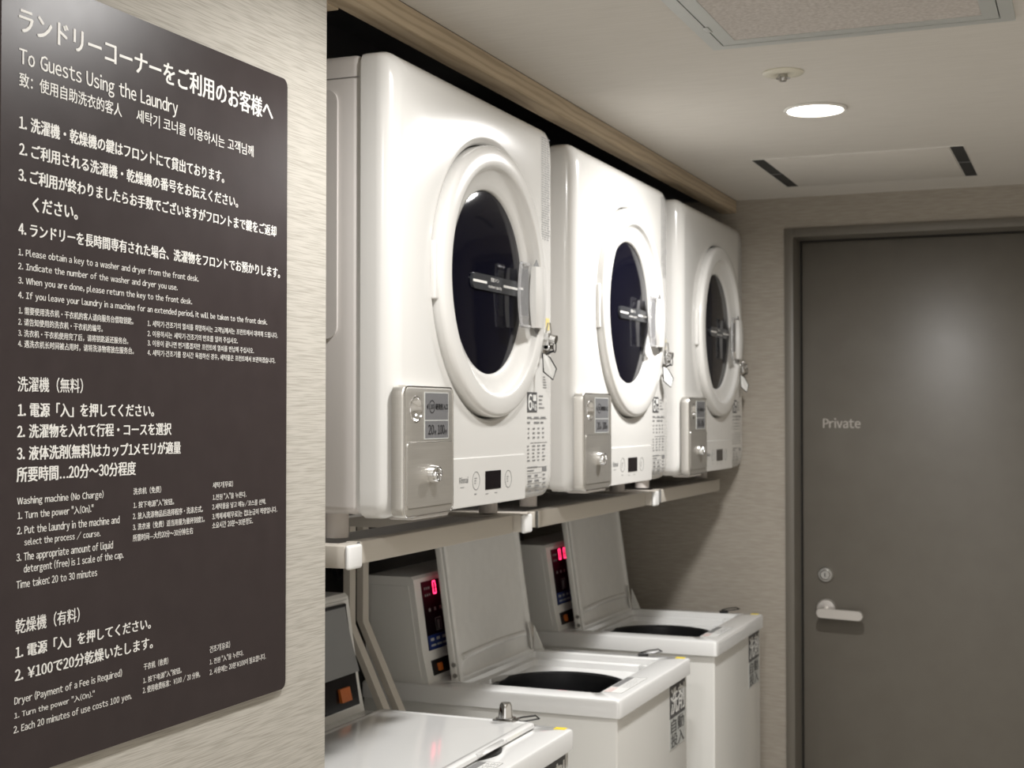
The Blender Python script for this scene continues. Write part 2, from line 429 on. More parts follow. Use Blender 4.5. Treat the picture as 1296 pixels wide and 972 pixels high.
hb = MB().lathe([(.0280, 0), (.0280, -.006), (.0255, -.0095), (.012, -.0105)], (-.7205, YD, .9985), 'y', 40, cap1=True).cyl((-.7205, YD - .0105, .9955), (-.7205, YD - .048, .9955), .0085)
handle = hb.build('rose', SATIN, door)
lv = MB()
prof = rrect(-.7425, -.6105, -.0135, .0135, .0132, 8)
def lever_ring(d, s):
    return [(-.6755 + (u + .6755) * (s if True else 1), YD - d, .9905 - (u + .72) * .03 + v * s) for u, v in prof]
lv.loops([lever_ring(.036, .97), lever_ring(.0375, 1.0), lever_ring(.0475, 1.0), lever_ring(.049, .97)], True, True, True)
h2 = lv.build('lever', SATIN, handle); handle.name = 'door_handle'
lk = MB().lathe([(.0215, 0), (.0215, -.005), (.0190, -.0075), (.0165, -.0075), (.0150, -.0040), (.0138, -.0040), (.0132, -.0110), (.0118, -.0125)], (-.7223, YD, 1.0966), 'y', 40, cap1=True)
lk = lk.build('lock_cylinder', CHROMED, door)
MB().box(-.7235, -.7211, YD - .0131, YD - .0124, 1.0905, 1.1015).build('keyway', BLACKP, lk)
t = MB(); put_text(t, 'Private', (-.7272, YD - .0006, 1.5195), (1, 0, 0), (0, 0, 1), .1055, .0285, .03)
t.build('lettering', INK_D, door)
# pale scuffs low on the leaf stay part of the paint
# pipe chase in the corner behind the far washer
tag(MB().cyl((-.905, YB - .03, 0), (-.905, YB - .03, .93), .012).build('water_pipe', STANDM), 'thin pale vertical pipe against the end wall behind the farthest washer', 'pipe')

# ---------------------------------------------------------------- ceiling fittings
ap = thing('access_panel', 'square ceiling access panel with grey aluminium frame and speckled board', 'panel', (-.3485, 2.08, CEIL))
def frame_ring(mb, hx, hy, w, z0, z1):
    mb.box(-hx, -hx + w, -hy, hy, z0, z1).box(hx - w, hx, -hy, hy, z0, z1).box(-hx + w, hx - w, -hy, -hy + w, z0, z1).box(-hx + w, hx - w, hy - w, hy, z0, z1); return mb
frame_ring(MB(), .240, .250, .021, -.006, 0).build('outer_frame', ALU, ap)
frame_ring(MB(), .217, .227, .024, -.0055, 0).build('inner_frame', ALU, ap)
MB().box(-.220, .220, -.230, .230, -.0015, 0).build('backing', ALUD, ap)
MB().box(-.1935, .1935, -.2035, .2035, -.0045, -.0016).build('board', PANELT, ap)
MB().box(-.2225, -.2125, .105, .135, -.0075, -.0055, .0015, 2).build('latch', ALU, ap)

cv = thing('ceiling_vent', 'flush rectangular ceiling vent with dark end slots near the end wall', 'vent', (-.520, 3.620, CEIL))
MB().box(-.2475, .2475, -.218, .218, -.0015, 0).build('backing', TRIMW, cv)
MB().box(-.214, .214, -.2135, .2135, -.004, -.0014, .001, 2).build('cover_panel', CEILM, cv)
for s in (-1, 1):
    sl = MB().box(s * .231 - .0145, s * .231 + .0145, -.216, .216, -.0022, -.0014)
    MB_o = sl.build('air_slot', SLOT, cv)
    MB().box(s * .231 - .0145, s * .231 + .0145, -.004, .0, -.0035, -.0022).build('slot_bridge', GREYL, MB_o)

sp = thing('fire_sprinkler', 'cream round sprinkler head on the ceiling beside the downlight', 'sprinkler', (-.516, 2.5495, CEIL))
MB().lathe([(.037, 0), (.0372, -.002), (.034, -.0045), (.016, -.0055), (.0115, -.003)], (0, 0, 0), 'z', 48, cap1=True).build('cover_plate', CREAM, sp)
n = MB().cyl((0, 0, -.003), (0, 0, -.011), .0085, .0095)
for k in range(10):
    a = k * PI / 5
    n.box(-.0018, .0018, -.0125, -.0085, -.0115, -.0100) if False else n.cyl((.0090 * math.cos(a), .0090 * math.sin(a), -.0105), (.0128 * math.cos(a), .0128 * math.sin(a), -.0118), .0018, .0012, 6)
n.cyl((0, 0, -.011), (0, 0, -.0165), .0075, .0065).build('deflector', CHROMED, sp)

dl_labels = ['lit round recessed downlight in the ceiling between the sprinkler and the vent',
             'lit round downlight over the sign, out of the photo, seen as sheen',
             'lit round downlight behind the camera near the aisle entrance']
for i, (x, y, k) in enumerate(DOWNLIGHTS):
    d = thing('downlight', dl_labels[i], 'light', (x, y, CEIL), 'ceiling downlights')
    MB().lathe([(.0625, 0), (.0635, -.003), (.061, -.006), (.0565, -.0055), (.0545, -.001)], (0, 0, 0), 'z', 64).build('trim_ring', TRIMW, d)
    MB().lathe([(.055, -.001), (.054, -.0018)], (0, 0, 0), 'z', 64, cap1=True).build('diffuser', DIFF, d)
    L = bpy.data.lights.new('lamp', 'AREA'); L.shape = 'DISK'; L.size = .105; L.energy = LAMP_W * k; L.color = LAMP_RGB; L.spread = LAMP_SPREAD
    lo = bpy.data.objects.new('lamp', L); C.objects.link(lo); lo.parent = d; lo.location = (0, 0, -.0075)

# ---------------------------------------------------------------- the sign
SX = -0.95
sg = thing('instruction_sign', 'large dark brown multilingual laundry instruction sign mounted on the wall', 'sign', (SX, 1.0485, 1.2135))
MB().prism(rrect(0, .5125, 0, .773, .010, 6), -.0049, 0, 'yz').build('panel', SIGN, sg)
GN = ['heading', 'general_rules', 'washer_instructions', 'dryer_instructions']
for g in range(4):
    mb = MB()
    for gg, w, ya, yb, zt, zb, txt in LINES:
        if gg == g:
            put_text(mb, txt, (.0004, ya - 1.0485, zb - 1.2135), (0, 1, 0), (0, 0, 1), yb - ya, zt - zb, (.030 if g == 0 else .034) if w == 'm' else .014, 2)
    mb.build(GN[g], INK_W, sg, smooth=0)

# ---------------------------------------------------------------- clothes dryers
DW, DH, DD = .661, .682, .56
RY, RZ, RR = .360, .372, .2255     # door ring centre and radius
def bars(mb, y0, y1, z0, z1, x, rows, seed, cols=1, fill=.8):
    """small print too fine to read, as rows of short dashes"""
    rnd = random.Random(seed); cw = (y1 - y0) / cols
    for k in range(rows):
        zc = z1 - (k + .5) * (z1 - z0) / rows; h = (z1 - z0) / rows * .42
        for c in range(cols):
            a = y0 + c * cw; b = a + cw * (.45 + .45 * rnd.random()) * fill
            u = a
            while u < b:
                w = .0015 + .003 * rnd.random()
                mb.quad((x, u, zc - h / 2), (x, min(u + w, b), zc - h / 2), (x, min(u + w, b), zc + h / 2), (x, u, zc + h / 2))
                u += w + .0008

def make_dryer():
    root = thing('clothes_dryer', '', 'dryer', (0, 0, 0), 'coin dryers above the washers')
    NA = 144
    angs = sorted([2 * PI * k / NA for k in range(NA)] + [math.atan2(v - RZ, u - RY) % (2 * PI) + e for u in (0.004, DW - .004) for v in (.004, DH - .004) for e in (-.03, 0, .03)])
    def circ(r, x): return [(x, RY + r * math.cos(a), RZ + r * math.sin(a)) for a in angs]
    def rect(inset, x, rad): return [(x, u, v) for u, v in rr_ray(RY, RZ, inset, DW - inset, inset, DH - inset, rad, angs)]
    fr = MB(); rb = .030
    rings = [circ(.10, -.045), circ(.2262, -.045), circ(.2275, -.010), circ(.2300, -.0045), circ(.2330, -.0016), circ(.2370, -.0004), circ(.2410, 0)]
    for k in range(0, 8):
        a = PI / 2 * k / 7
        rings.append(rect(rb * (1 - math.sin(a)), -rb * (1 - math.cos(a)), .012 + .018 * (1 - math.sin(a)) + .008))
    rings.append(rect(0, -.054, .02)); rings.append(rect(.004, -.0545, .018)); rings.append(rect(.004, -.075, .018))
    fr.loops(rings, True, True, False)
    front = fr.build('front_frame', ENAMEL, root, smooth=40)
    # rear cabinet with an embossed side panel and a top strip
    cb = MB().box(-DD, -.056, .002, DW - .002, .006, DH - .004, .012, 4)
    cab = cb.build('cabinet', ENAMELS, root)
    sp_ = MB().prism(rrect(-DD + .04, -.092, .262, .628, .018, 5), -.0015, .0025, 'xz')
    sp_.build('side_panel', ENAMELS, cab)
    MB().box(-DD + .01, -.058, .0008, .0030, .6435, .6445).build('seam', GREYL, cab)
    # door: ring, glass, grip, capacity label
    ring = MB().lathe([(.222, -.030), (.2250, -.020), (.2258, .006), (.2248, .0100), (.2220, .0130), (.2180, .0145), (.1950, .0158), (.1915, .0150), (.1893, .0125), (.1878, .0085), (.1840, .0050), (.1650, -.0010), (.1560, -.0040), (.1535, -.0060), (.1525, -.012)], (0, RY, RZ), 'x', 112)
    rg = ring.build('door_ring', RINGW, root, smooth=50)
    gl = MB().lathe([(.1545, -.0085), (.146, -.0070), (.11, -.0040), (.06, -.0020), (.002, -.0015)], (0, RY, RZ - .003), 'x', 96, cap1=True)
    gl.build('door_glass', GLASS, rg)
    hg = MB().box(-.004, .0065, RY - RR - .008, RY - RR + .006, RZ - .045, RZ + .045, .003, 3)
    hg.build('hinge_cover', RINGW, rg)
    # grip: a clear frame over the glass edge and a white bowed pull
    gp = MB()
    yo, yi, z0, z1 = .548, .442, RZ - .068, RZ + .040
    zc = (z0 + z1) / 2
    def bow(u, t): return .026 + .006 * math.sin(PI * t)
    cl = MB()
    pts = []
    NN = 12
    for k in range(NN + 1):
        tt = k / NN; pts.append((.020, yi + .010 * math.sin(PI * tt) * -1, z0 + (z1 - z0) * tt))
    cl.tube(pts, .0030, 6)
    cl.tube([(.020, yi, z0), (.020, yi + .040, z0)], .0030, 6).tube([(.020, yi, z1), (.020, yi + .040, z1)], .0030, 6)
    for k in range(NN):
        a = z0 + (z1 - z0) * k / NN; b = z0 + (z1 - z0) * (k + 1) / NN
        ya = yi - .010 * math.sin(PI * k / NN); yb = yi - .010 * math.sin(PI * (k + 1) / NN)
        cl.quad((.0195, ya, a), (.0195, yi + .036, a), (.0195, yi + .036, b), (.0195, yb, b))
    grip = None
    rows = []
    for k in range(NN + 1):
        tt = k / NN; z = z0 + (z1 - z0) * tt; sft = -.010 * math.sin(PI * tt); d = .004 * math.sin(PI * tt)
        rows.append([(.004, yo, z), (.020 + d, yo - .002 + sft * .2, z), (.024 + d, yo - .008 + sft * .2, z), (.025 + d, yo - .030 + sft, z), (.021 + d, yo - .040 + sft, z), (.014, yo - .042 + sft, z), (.012, yo - .020, z), (.004, yo - .010, z)])
    gp.loops(rows, True, True, True)
    grip = gp.build('door_grip', RINGW, root)
    cl.build('clear_grip_cover', CLEAR, grip)
    for s, zz in ((1, z1 + .001), (-1, z0 - .001)):
        MB().prism([(yo - .036, zz), (yo - .006, zz), (yo - .021, zz + s * .013)], .0146, .0154, 'yz').build('grip_recess', GREYL, grip)
    lb = MB().use(LABELD)
    lb.prism(rrect(RY - .083, RY + .118, RZ - .0155, RZ + .0105, .012, 6), -.0040, .0012, 'yz')
    lb.use(INK_W)
    lb.box(.0012, .0016, RY - .080, RY - .024, RZ - .0045, RZ - .0005).box(.0012, .0016, RY + .048, RY + .112, RZ - .0045, RZ - .0005)
    put_text(lb, '容量ライン', (.0017, RY - .008, RZ + .0005), (0, 1, 0), (0, 0, 1), .034, .0070, .01)
    put_text(lb, 'maximum capacity', (.0017, RY - .018, RZ - .0115), (0, 1, 0), (0, 0, 1), .056, .0065, .01)
    lb.build('capacity_label', None, rg)
    # coin box
    cbx = MB()
    ca = sorted([2 * PI * k / 72 for k in range(72)] + [math.atan2(v - .159, u - .040) % (2 * PI) + e for u in (.002, .172) for v in (.002, .194) for e in (-.04, -.02, 0, .02, .04)])
    def R3(i, rad, x): return [(x, u, v) for u, v in rr_ray(.040, .159, .002 + i, .172 - i, .002 + i, .194 - i, rad, ca)]
    def C3(r, x): return [(x, .040 + r * math.cos(a), .159 + r * math.sin(a)) for a in ca]
    cbx.loops([R3(0, .014, -.004), R3(0, .014, .012), R3(.0008, .0135, .0142), R3(.0025, .0125, .0158), R3(.0055, .0105, .0165), C3(.0185, .0165), C3(.0180, .0160)], True, True, False)
    coin = cbx.build('coin_box', STEEL, root)
    edge = MB()
    edge.tube([(.0155, u, v) for u, v in rrect(.004, .170, .004, .192, .0115, 6)], .0014, 6, True)
    edge.build('polished_edge', CHROME, coin)
    cup = MB().lathe([(.0195, .0164), (.0192, .0174), (.0182, .0176), (.0174, .0164), (.0160, .0125), (.0135, .0085), (.0095, .0058), (.004, .0046), (.0005, .0044)], (0, .040, .159), 'x', 48, cap1=True)
    cup.box(.0050, .0060, .0385, .0415, .152, .166)
    cup.build('coin_slot', CHROME, coin)
    cd = MB()
    cd.prism(rrect(.0105, .1655, .016, .110, .006, 5), .0162, .0178, 'yz')
    coind = cd.build('cash_door', STEEL, root)
    MB().tube([(.0165, u, v) for u, v in rrect(.0100, .1660, .0155, .1105, .0065, 5)], .0010, 6, True).build('door_seam', CHROMED, coind)
    lk_ = MB().lathe([(.0130, .0170), (.0130, .0200), (.0120, .0285), (.0112, .0305), (.0095, .0305), (.0085, .0260)], (0, .090, .063), 'x', 40, cap1=True)
    kk = lk_
    for a in range(6):
        kk.cyl((.026, .090 + .0055 * math.cos(a * PI / 3), .063 + .0055 * math.sin(a * PI / 3)), (.0285, .090 + .0055 * math.cos(a * PI / 3), .063 + .0055 * math.sin(a * PI / 3)), .0019, .0014, 8)
    kk.cyl((.026, .090, .063), (.0295, .090, .063), .0030, .0024, 12).build('cylinder_lock', CHROME, coind)
    pl = MB().use(LABELG)
    pl.box(.0163, .0171, .069, .150, .1435, .1830).box(.0163, .0171, .069, .150, .1160, .1415)
    pl.use(ALU)
    for z in (.1838, .1425, .1152): pl.box(.0163, .0173, .068, .151, z - .0007, z + .0007)
    for y in (.0685, .1505): pl.box(.0163, .0173, y - .0006, y + .0006, .1152, .1838)
    pl.use(BLACKP)
    pl.prism([(.075, .163), (.080, .1675), (.080, .1585)], .0171, .0174, 'yz')
    pl.lathe([(.0098, .0171), (.0098, .0174), (.0086, .0174), (.0086, .0171)], (0, .0930, .163), 'x', 24)
    put_text(pl, '100', (.0174, .0870, .1595), (0, 1, 0), (0, 0, 1), .012, .007, .01)
    put_text(pl, '硬貨投入口', (.0174, .1050, .1585), (0, 1, 0), (0, 0, 1), .043, .009, .03)
    put_text(pl, '20', (.0174, .0800, .1215), (0, 1, 0), (0, 0, 1), .019, .0145, .02)
    put_text(pl, '分', (.0174, .1005, .1215), (0, 1, 0), (0, 0, 1), .0065, .0065, .02)
    put_text(pl, '100', (.0174, .1130, .1215), (0, 1, 0), (0, 0, 1), .023, .0145, .02)
    put_text(pl, '円', (.0174, .1375, .1215), (0, 1, 0), (0, 0, 1), .0065, .0065, .02)
    pl.build('coin_label', None, coin)
    # control panel
    cp = MB()
    def CR(i, x): return [(x, u, v) for u, v in rrect(.176 + i, .503 - i, .003 + i, .082 - i, .003, 3)]
    cp.loops([CR(0, -.004), CR(0, .0015), CR(.0012, .0030)], True, True, True)
    ctl = cp.build('control_panel', ENAMEL, root)
    ds = MB().box(.0030, .0038, .325, .391, .0275, .0580, .0006, 1); ds.build('display', BLACKG, ctl)
    for y, z in ((.288, .044), (.424, .0415)):
        bt = MB().lathe([(.0150, .0030), (.0150, .0034), (.0140, .0034), (.0140, .0030)], (0, y, z), 'x', 40)
        bars(bt, y - .007, y + .008, z - .006, z + .006, .0033, 3, int(y * 1000))
        bt.build('touch_button', GREYL, ctl)
    lg = MB(); put_text(lg, 'Rinnai', (.0033, .222, .0420), (0, 1, 0), (0, 0, 1), .034, .0100, .02)
    lg.build('maker_lettering', GREYL, ctl)
    for k, (y0, y1, z0, z1) in enumerate(((.226, .252, .0340, .0370), (.281, .295, .0200, .0250), (.326, .350, .0190, .0225), (.364, .392, .0190, .0225))):
        pm = MB(); bars(pm, y0, y1, z0, z1, .0033, 1, 5 + k); pm.build('small_print', GREYL, ctl)
    # stickers on the hinge-free side
    st = MB().use(GREYD)
    st.box(.0002, .0006, .519, .566, .155, .191)
    st.use(WHITEP)
    put_text(st, '6', (.0008, .5235, .1585), (0, 1, 0), (0, 0, 1), .0175, .029, .03)
    put_text(st, 'kg', (.0008, .5455, .1585), (0, 1, 0), (0, 0, 1), .017, .014, .03)
    st.box(.0006, .0008, .5465, .5615, .1755, .1865)
    st.use(GREYL)
    bars(st, .576, .614, .160, .188, .0006, 4, 11)
    for z in (.143, .100, .056): st.box(.0002, .0005, .535, .616, z, z + .0010)
    bars(st, .519, .617, .132, .150, .0006, 2, 12, 3, .9)
    bars(st, .522, .616, .106, .130, .0006, 3, 13, 4, .55)
    bars(st, .519, .617, .066, .098, .0006, 5, 14, 4, .7)
    bars(st, .519, .590, .048, .060, .0006, 2, 15); st.box(.0002, .0005, .592, .614, .048, .056)
    for z in (.010, .019, .028, .037, .046): st.box(.0002, .0004, .519, .590, z, z + .0006)
    bars(st, .521, .588, .010, .046, .0006, 4, 16, 2, .8); bars(st, .594, .616, .008, .046, .0006, 5, 17)
    bars(st, .597, .622, .198, .222, .0006, 5, 18)
    st.build('guide_sticker', None, root)
    ws = MB().use(GREYL)
    for c in range(10):
        bars(ws, .590, .632, .470, .660, .0007 - .0002 * 0, 44, 20, 3, 1.1) if c == 0 else None
    ws.build('warning_sticker', None, root)
    MB().box(.0002, .0006, .611, .629, .306, .328).build('yellow_label', YELLOWP, root)
    # hasp and door lock at the right edge
    lo_ = MB()
    lo_.box(0, .0022, .590, .632, .262, .298, .001, 2).box(.0018, .012, .594, .604, .268, .300, .001, 2)
    lo_.cyl((.002, .602, .289), (.010, .602, .289), .0095, .0095, 20).cyl((.010, .602, .289), (.014, .602, .289), .0075, .0085, 20).cyl((.014, .602, .289), (.024, .602, .287), .0088, .0082, 20)
    lo_.box(.002, .014, .594, .614, .270, .278, .001, 2)
    lo_.build('door_lock', CHROME, root)
    MB().tube([(.004, .597, .268), (.006, .597, .300), (.010, .597, .318), (.013, .600, .318), (.014, .603, .302), (.012, .603, .290)], .0016, 6).build('hasp', CHROMED, root)
    # four feet, under-box clip
    ft = None
    for x in (-.115, -.47):
        for y in (.042, .612):
            MB().cyl((x, y, -.0315), (x, y, .008), .0175, .0175, 28).build('foot', RUBBERW, root)
    MB().box(-.050, -.006, .080, .205, -.0060, .004, .004, 3).build('bottom_clip', ENAMELS, root)
    return root

def make_key():
    r = thing('key_tag', '', 'key', (0, 0, 0), 'key tags hanging from the dryer locks')
    MB().tube([(.021 + .003 * math.cos(a), .602, .274 + .010 * math.sin(a)) for a in [2 * PI * k / 20 for k in range(20)]], .0010, 6, True).build('key_ring', WIRE, r)
    pts = [(.011, .566, .262), (.020, .580, .254), (.029, .589, .234), (.025, .582, .214), (.012, .569, .228)]
    tg = MB().tube(pts, .0014, 6, True); tg.build('tag_border', BLACKP, r)
    bd = MB(); vsA = [bd.bm.verts.new(Vector(p) + Vector((-.0006, 0, 0))) for p in pts]; vsB = [bd.bm.verts.new(Vector(p) + Vector((.0006, 0, 0))) for p in pts]
    bd.bm.faces.new(vsA); bd.bm.faces.new(vsB[::-1])
    for i in range(5): bd.bm.faces.new((vsA[i], vsA[(i + 1) % 5], vsB[(i + 1) % 5], vsB[i]))
    bd.build('tag_card', WHITEP, r)
    MB().tube([(.020, .600, .266), (.018, .582, .262), (.013, .569, .256), (.017, .582, .264), (.020, .602, .268)], .0012, 6).build('cord', BLACKP, r)
    return r

DZ0 = 1.408
DPOS = [1.819, 2.591, 3.363]
dlab = ['nearest white coin dryer, wholly in view beside the sign', 'middle one of the three white coin dryers on the stands', 'farthest white coin dryer, by the end wall and the door']
klab = ['black edged key tag hanging at the lock of the nearest dryer', 'black edged key tag hanging at the lock of the middle dryer', 'black edged key tag hanging at the lock of the farthest dryer']
d0 = make_dryer(); k0 = make_key()
for i, y in enumerate(DPOS):
    d = d0 if i == 0 else copy_tree(d0)
    d.location = (-.93, y, DZ0); d['label'] = dlab[i]
    k = k0 if i == 0 else copy_tree(k0)
    k.location = (-.93, y, DZ0); k['label'] = klab[i]

# ---------------------------------------------------------------- dryer stands
SZ0, SZ1 = 1.342, 1.3745
def stand(label, ya, yb, lcap, rcap, tray, legs):
    y0 = (ya + yb) / 2
    r = thing('dryer_stand', label, 'stand', (-1.0, y0, 0), 'steel stands that carry the dryers')
    a, b = ya - y0, yb - y0
    fb = MB().box(-.012, .012, a + .030, b - .006, SZ0, SZ1, .002, 2)
    fb.box(-.012, .008, a + .002, a + .0285, SZ0 + .001, SZ1 - .001, .002, 2)
    front = fb.build('front_bar', STANDM, r)
    MB().box(.0085, .0124, a + .0283, a + .0302, SZ0, SZ1).build('bar_joint', GREYL, front)
    MB().box(-.40, -.376, a, b, SZ0, SZ1, .002, 2).build('rear_bar', STANDM, r)
    for y, cap in ((a - .020, lcap), (b + .018, rcap)):
        rail = MB().box(-.40, .026 if cap else .004, y - .020, y + .018, SZ0 + .001, SZ1, .002, 2).build('side_rail', STANDM, r)
        if cap: MB().box(.0255, .034, y - .021, y + .019, SZ0 - .001, SZ1 + .001, .004, 3).build('end_cap', CAPW, rail)
    tr = MB()
    if tray == 'sheet': tr.box(-.376, -.013, a + .002, b - .002, SZ1 - .010, SZ1 - .006)
    else:
        tr.box(-.12, -.013, a + .002, b - .002, SZ1 - .010, SZ1 - .006)
        tr.box(-.376, -.30, a + .002, b - .002, SZ1 - .010, SZ1 - .006).box(-.30, -.12, a + .16, a + .175, SZ1 - .010, SZ1 - .006)
    tr.build('tray', TRAYM, r)
    for ly in legs:
        y = ly - y0; lg = MB()
        prof = [(-.347, 1.342), (-.347, 1.155), (-.172, .78), (-.172, .002), (-.157, .002), (-.157, .783), (-.333, 1.152), (-.333, 1.342)]
        lg.prism(prof, y - .0115, y + .0115, 'xz').build('leg', STANDM, r)
    return r
stand('dryer stand under the nearest dryer, with white caps at both front corners', 1.797, 2.420, True, True, 'open', (1.772, 2.4365))
stand('dryer stand under the middle dryer, white cap at its far corner', 2.510, 3.250, False, True, 'sheet', (2.490, 3.190))
stand('dryer stand under the farthest dryer, ending at the end wall', 3.345, 3.965, False, False, 'sheet', (3.240, 3.985))

# ---------------------------------------------------------------- washing machines
WW, WD, WZ = .525, .565, 1.006
OY0, OY1, OX0, OX1 = .058, .482, -.372, -.064      # lid opening in the deck
def make_washer(closed):
    r = thing('washing_machine', '', 'washer', (0, 0, 0), 'top loading washers under the dryers')
    bd = MB().loops([[(x, y, z) for x, y in rrect(-WD, -.008, .008, WW - .008, .004, 3)] for z in (.03, WZ - .0345)], True, True, False)
    body = bd.build('cabinet', WASHW, r)
    for x in (-.06, -WD + .05):
        for y in (.05, WW - .05): MB().cyl((x, y, 0), (x, y, .035), .018, .022, 16).build('foot', BLACKP, r)
    OX1 = -.072 if closed else -.064
    NA = 120; cx, cy = -.222, .270
    corners = [(OX0, OY0), (OX0, OY1), (OX1, OY0), (OX1, OY1), (-WD, 0), (-WD, WW), (0, 0), (0, WW)]
    angs = sorted([2 * PI * k / NA for k in range(NA)] + [math.atan2(v - cy, u - cx) % (2 * PI) + e for u, v in corners for e in (-.02, 0, .02)])
    def RC(x0, x1, y0, y1, rad, z): return [(u, v, z) for u, v in rr_ray(cx, cy, x0, x1, y0, y1, rad, angs)]
    def CI(rad, z): return [(cx + rad * math.cos(a), cy + rad * math.sin(a), z) for a in angs]
    dk = MB()
    rings = [RC(-WD, 0, 0, WW, .006, WZ - .036), RC(-WD, 0, 0, WW, .006, WZ - .006), RC(-WD + .002, -.002, .002, WW - .002, .006, WZ - .002), RC(-WD + .006, -.006, .006, WW - .006, .006, WZ),
             RC(OX0 - .004, OX1 + .004, OY0 - .004, OY1 + .004, .010, WZ), RC(OX0, OX1, OY0, OY1, .010, WZ - .003), RC(OX0 + .002, OX1 - .002, OY0 + .002, OY1 - .002, .010, WZ - .016),
             RC(OX0 + .012, OX1 - .010, OY0 + .012, OY1 - .012, .012, WZ - .019), RC(OX0 + .014, OX1 - .012, OY0 + .014, OY1 - .014, .012, WZ - .032), CI(.1480, WZ - .036), CI(.1460, WZ - .060)]
    dk.loops(rings); deck = dk.build('top_deck', WASHT, r)
    if not closed:
        tb = MB().lathe([(.1462, WZ - .037), (.1455, WZ - .030), (.141, WZ - .029), (.135, WZ - .033), (.131, WZ - .060), (.130, WZ - .105)], (cx, cy, 0), 'z', 80)
        tub = tb.build('tub_ring', BLACKP, r)
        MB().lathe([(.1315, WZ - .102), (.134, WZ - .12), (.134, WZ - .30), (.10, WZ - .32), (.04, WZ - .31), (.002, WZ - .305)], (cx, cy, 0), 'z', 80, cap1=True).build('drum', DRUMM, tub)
    # rear control box
    prof = [(-.560, WZ), (-.414, WZ), (-.428, WZ + .060), (-.450, WZ + .211), (-.456, WZ + .217), (-.560, WZ + .217)]
    cbm = MB().prism(prof, .010, WW - .008, 'xz')
    cbox = cbm.build('control_box', WASHW, r)
    # seam line of the end plate
    MB().prism([(-.548, WZ + .012), (-.430, WZ + .012), (-.440, WZ + .060), (-.461, WZ + .198), (-.548, WZ + .198)], .0088, .0105, 'xz').build('end_plate', WASHW, cbox)
    return r, body, deck, cbox

def slope_x(z, off=0.0):      # front of the control box at height z above the deck
    if z < .060: return -.414 - .014 * z / .060 + off
    return -.428 - .022 * (z - .060) / .151 + off
def slab(mb, y0, y1, z0, z1, t, base=0.0):
    a0, a1 = slope_x(z0, base), slope_x(z1, base)
    f = [(a0, y0, WZ + z0), (a0, y1, WZ + z0), (a1, y1, WZ + z1), (a1, y0, WZ + z1)]
    g = [(x + t, y, z) for x, y, z in f]
    mb.loops([f, g], True, True, True); return mb
def lid_latch(r, y):
    lt = MB().box(-.132, -.090, y - .014, y + .014, WZ + .011, WZ + .0165, .001, 2).box(-.127, -.096, y - .010, y + .010, WZ + .0165, WZ + .0195, .001, 2)
    lt.lathe([(.0130, .0190), (.0122, .028), (.0108, .040), (.0085, .0445), (.004, .0450)], (-.112, y, WZ), 'z', 24, cap1=True)
    lt.build('lid_lock', CHROME, r)
def wire_loop(r, y):
    q = -.030
    w = MB().tube([(-.074 + q, y, WZ + .006), (-.050 + q, y + .012, WZ + .009), (-.036 + q, y + .024, WZ + .011), (-.048 + q, y + .036, WZ + .013), (-.068 + q, y + .024, WZ + .011), (-.082 + q, y + .010, WZ + .008)], .0016, 6, True)
    w.cyl((-.084 + q, y - .002, WZ + .004), (-.066 + q, y + .012, WZ + .004), .0042, .0042, 12).cyl((-.079 + q, y + .004, WZ), (-.079 + q, y + .004, WZ + .006), .005, .004, 12)
    w.build('wire_clasp', WIRE, r)
def front_print(r):
    st = MB().use(GREYD)
    st.box(-.0078, -.0072, .376, .498, WZ - .113, WZ - .041)
    st.use(WHITEP)
    put_text(st, '洗剤', (-.0069, .383, WZ - .106), (0, 1, 0), (0, 0, 1), .108, .058, .03)
    st.use(ALU); st.box(-.0078, -.0072, .376, .498, WZ - .181, WZ - .113)
    st.use(GREYD)
    put_text(st, '自動', (-.0069, .384, WZ - .146), (0, 1, 0), (0, 0, 1), .104, .030, .03)
    put_text(st, '投入', (-.0069, .384, WZ - .178), (0, 1, 0), (0, 0, 1), .104, .030, .03)
    st.build('detergent_sticker', None, r)
    ds = MB().use(WHITEP)
    ds.box(-.060, -.017, .066, .240, WZ + .0002, WZ + .0006)
    ds.use(REDP)
    for k in range(4): ds.box(-.056 + .004 * k, -.0545 + .004 * k, .070, .118, WZ + .0006, WZ + .0008)
    ds.use(GREYL)
    ds.box(-.058, -.044, .125, .236, WZ + .0006, WZ + .0008)
    for e in ((-.060, -.059, .066, .240), (-.018, -.017, .066, .240), (-.060, -.017, .066, .067), (-.060, -.017, .239, .240)): ds.box(*e, WZ + .0006, WZ + .0008)
    rnd = random.Random(3)
    for k in range(6):
        for j in range(8):
            ds.box(-.0405 + .0036 * k, -.0393 + .0036 * k, .125 + j * .014, .125 + j * .014 + .004 + .007 * rnd.random(), WZ + .0006, WZ + .0008)
    ds.build('caution_sticker', None, r)
    MB().box(-.031, -.010, .501, .517, WZ + .0001, WZ + .0007).build('yellow_label', YELLOW, r)

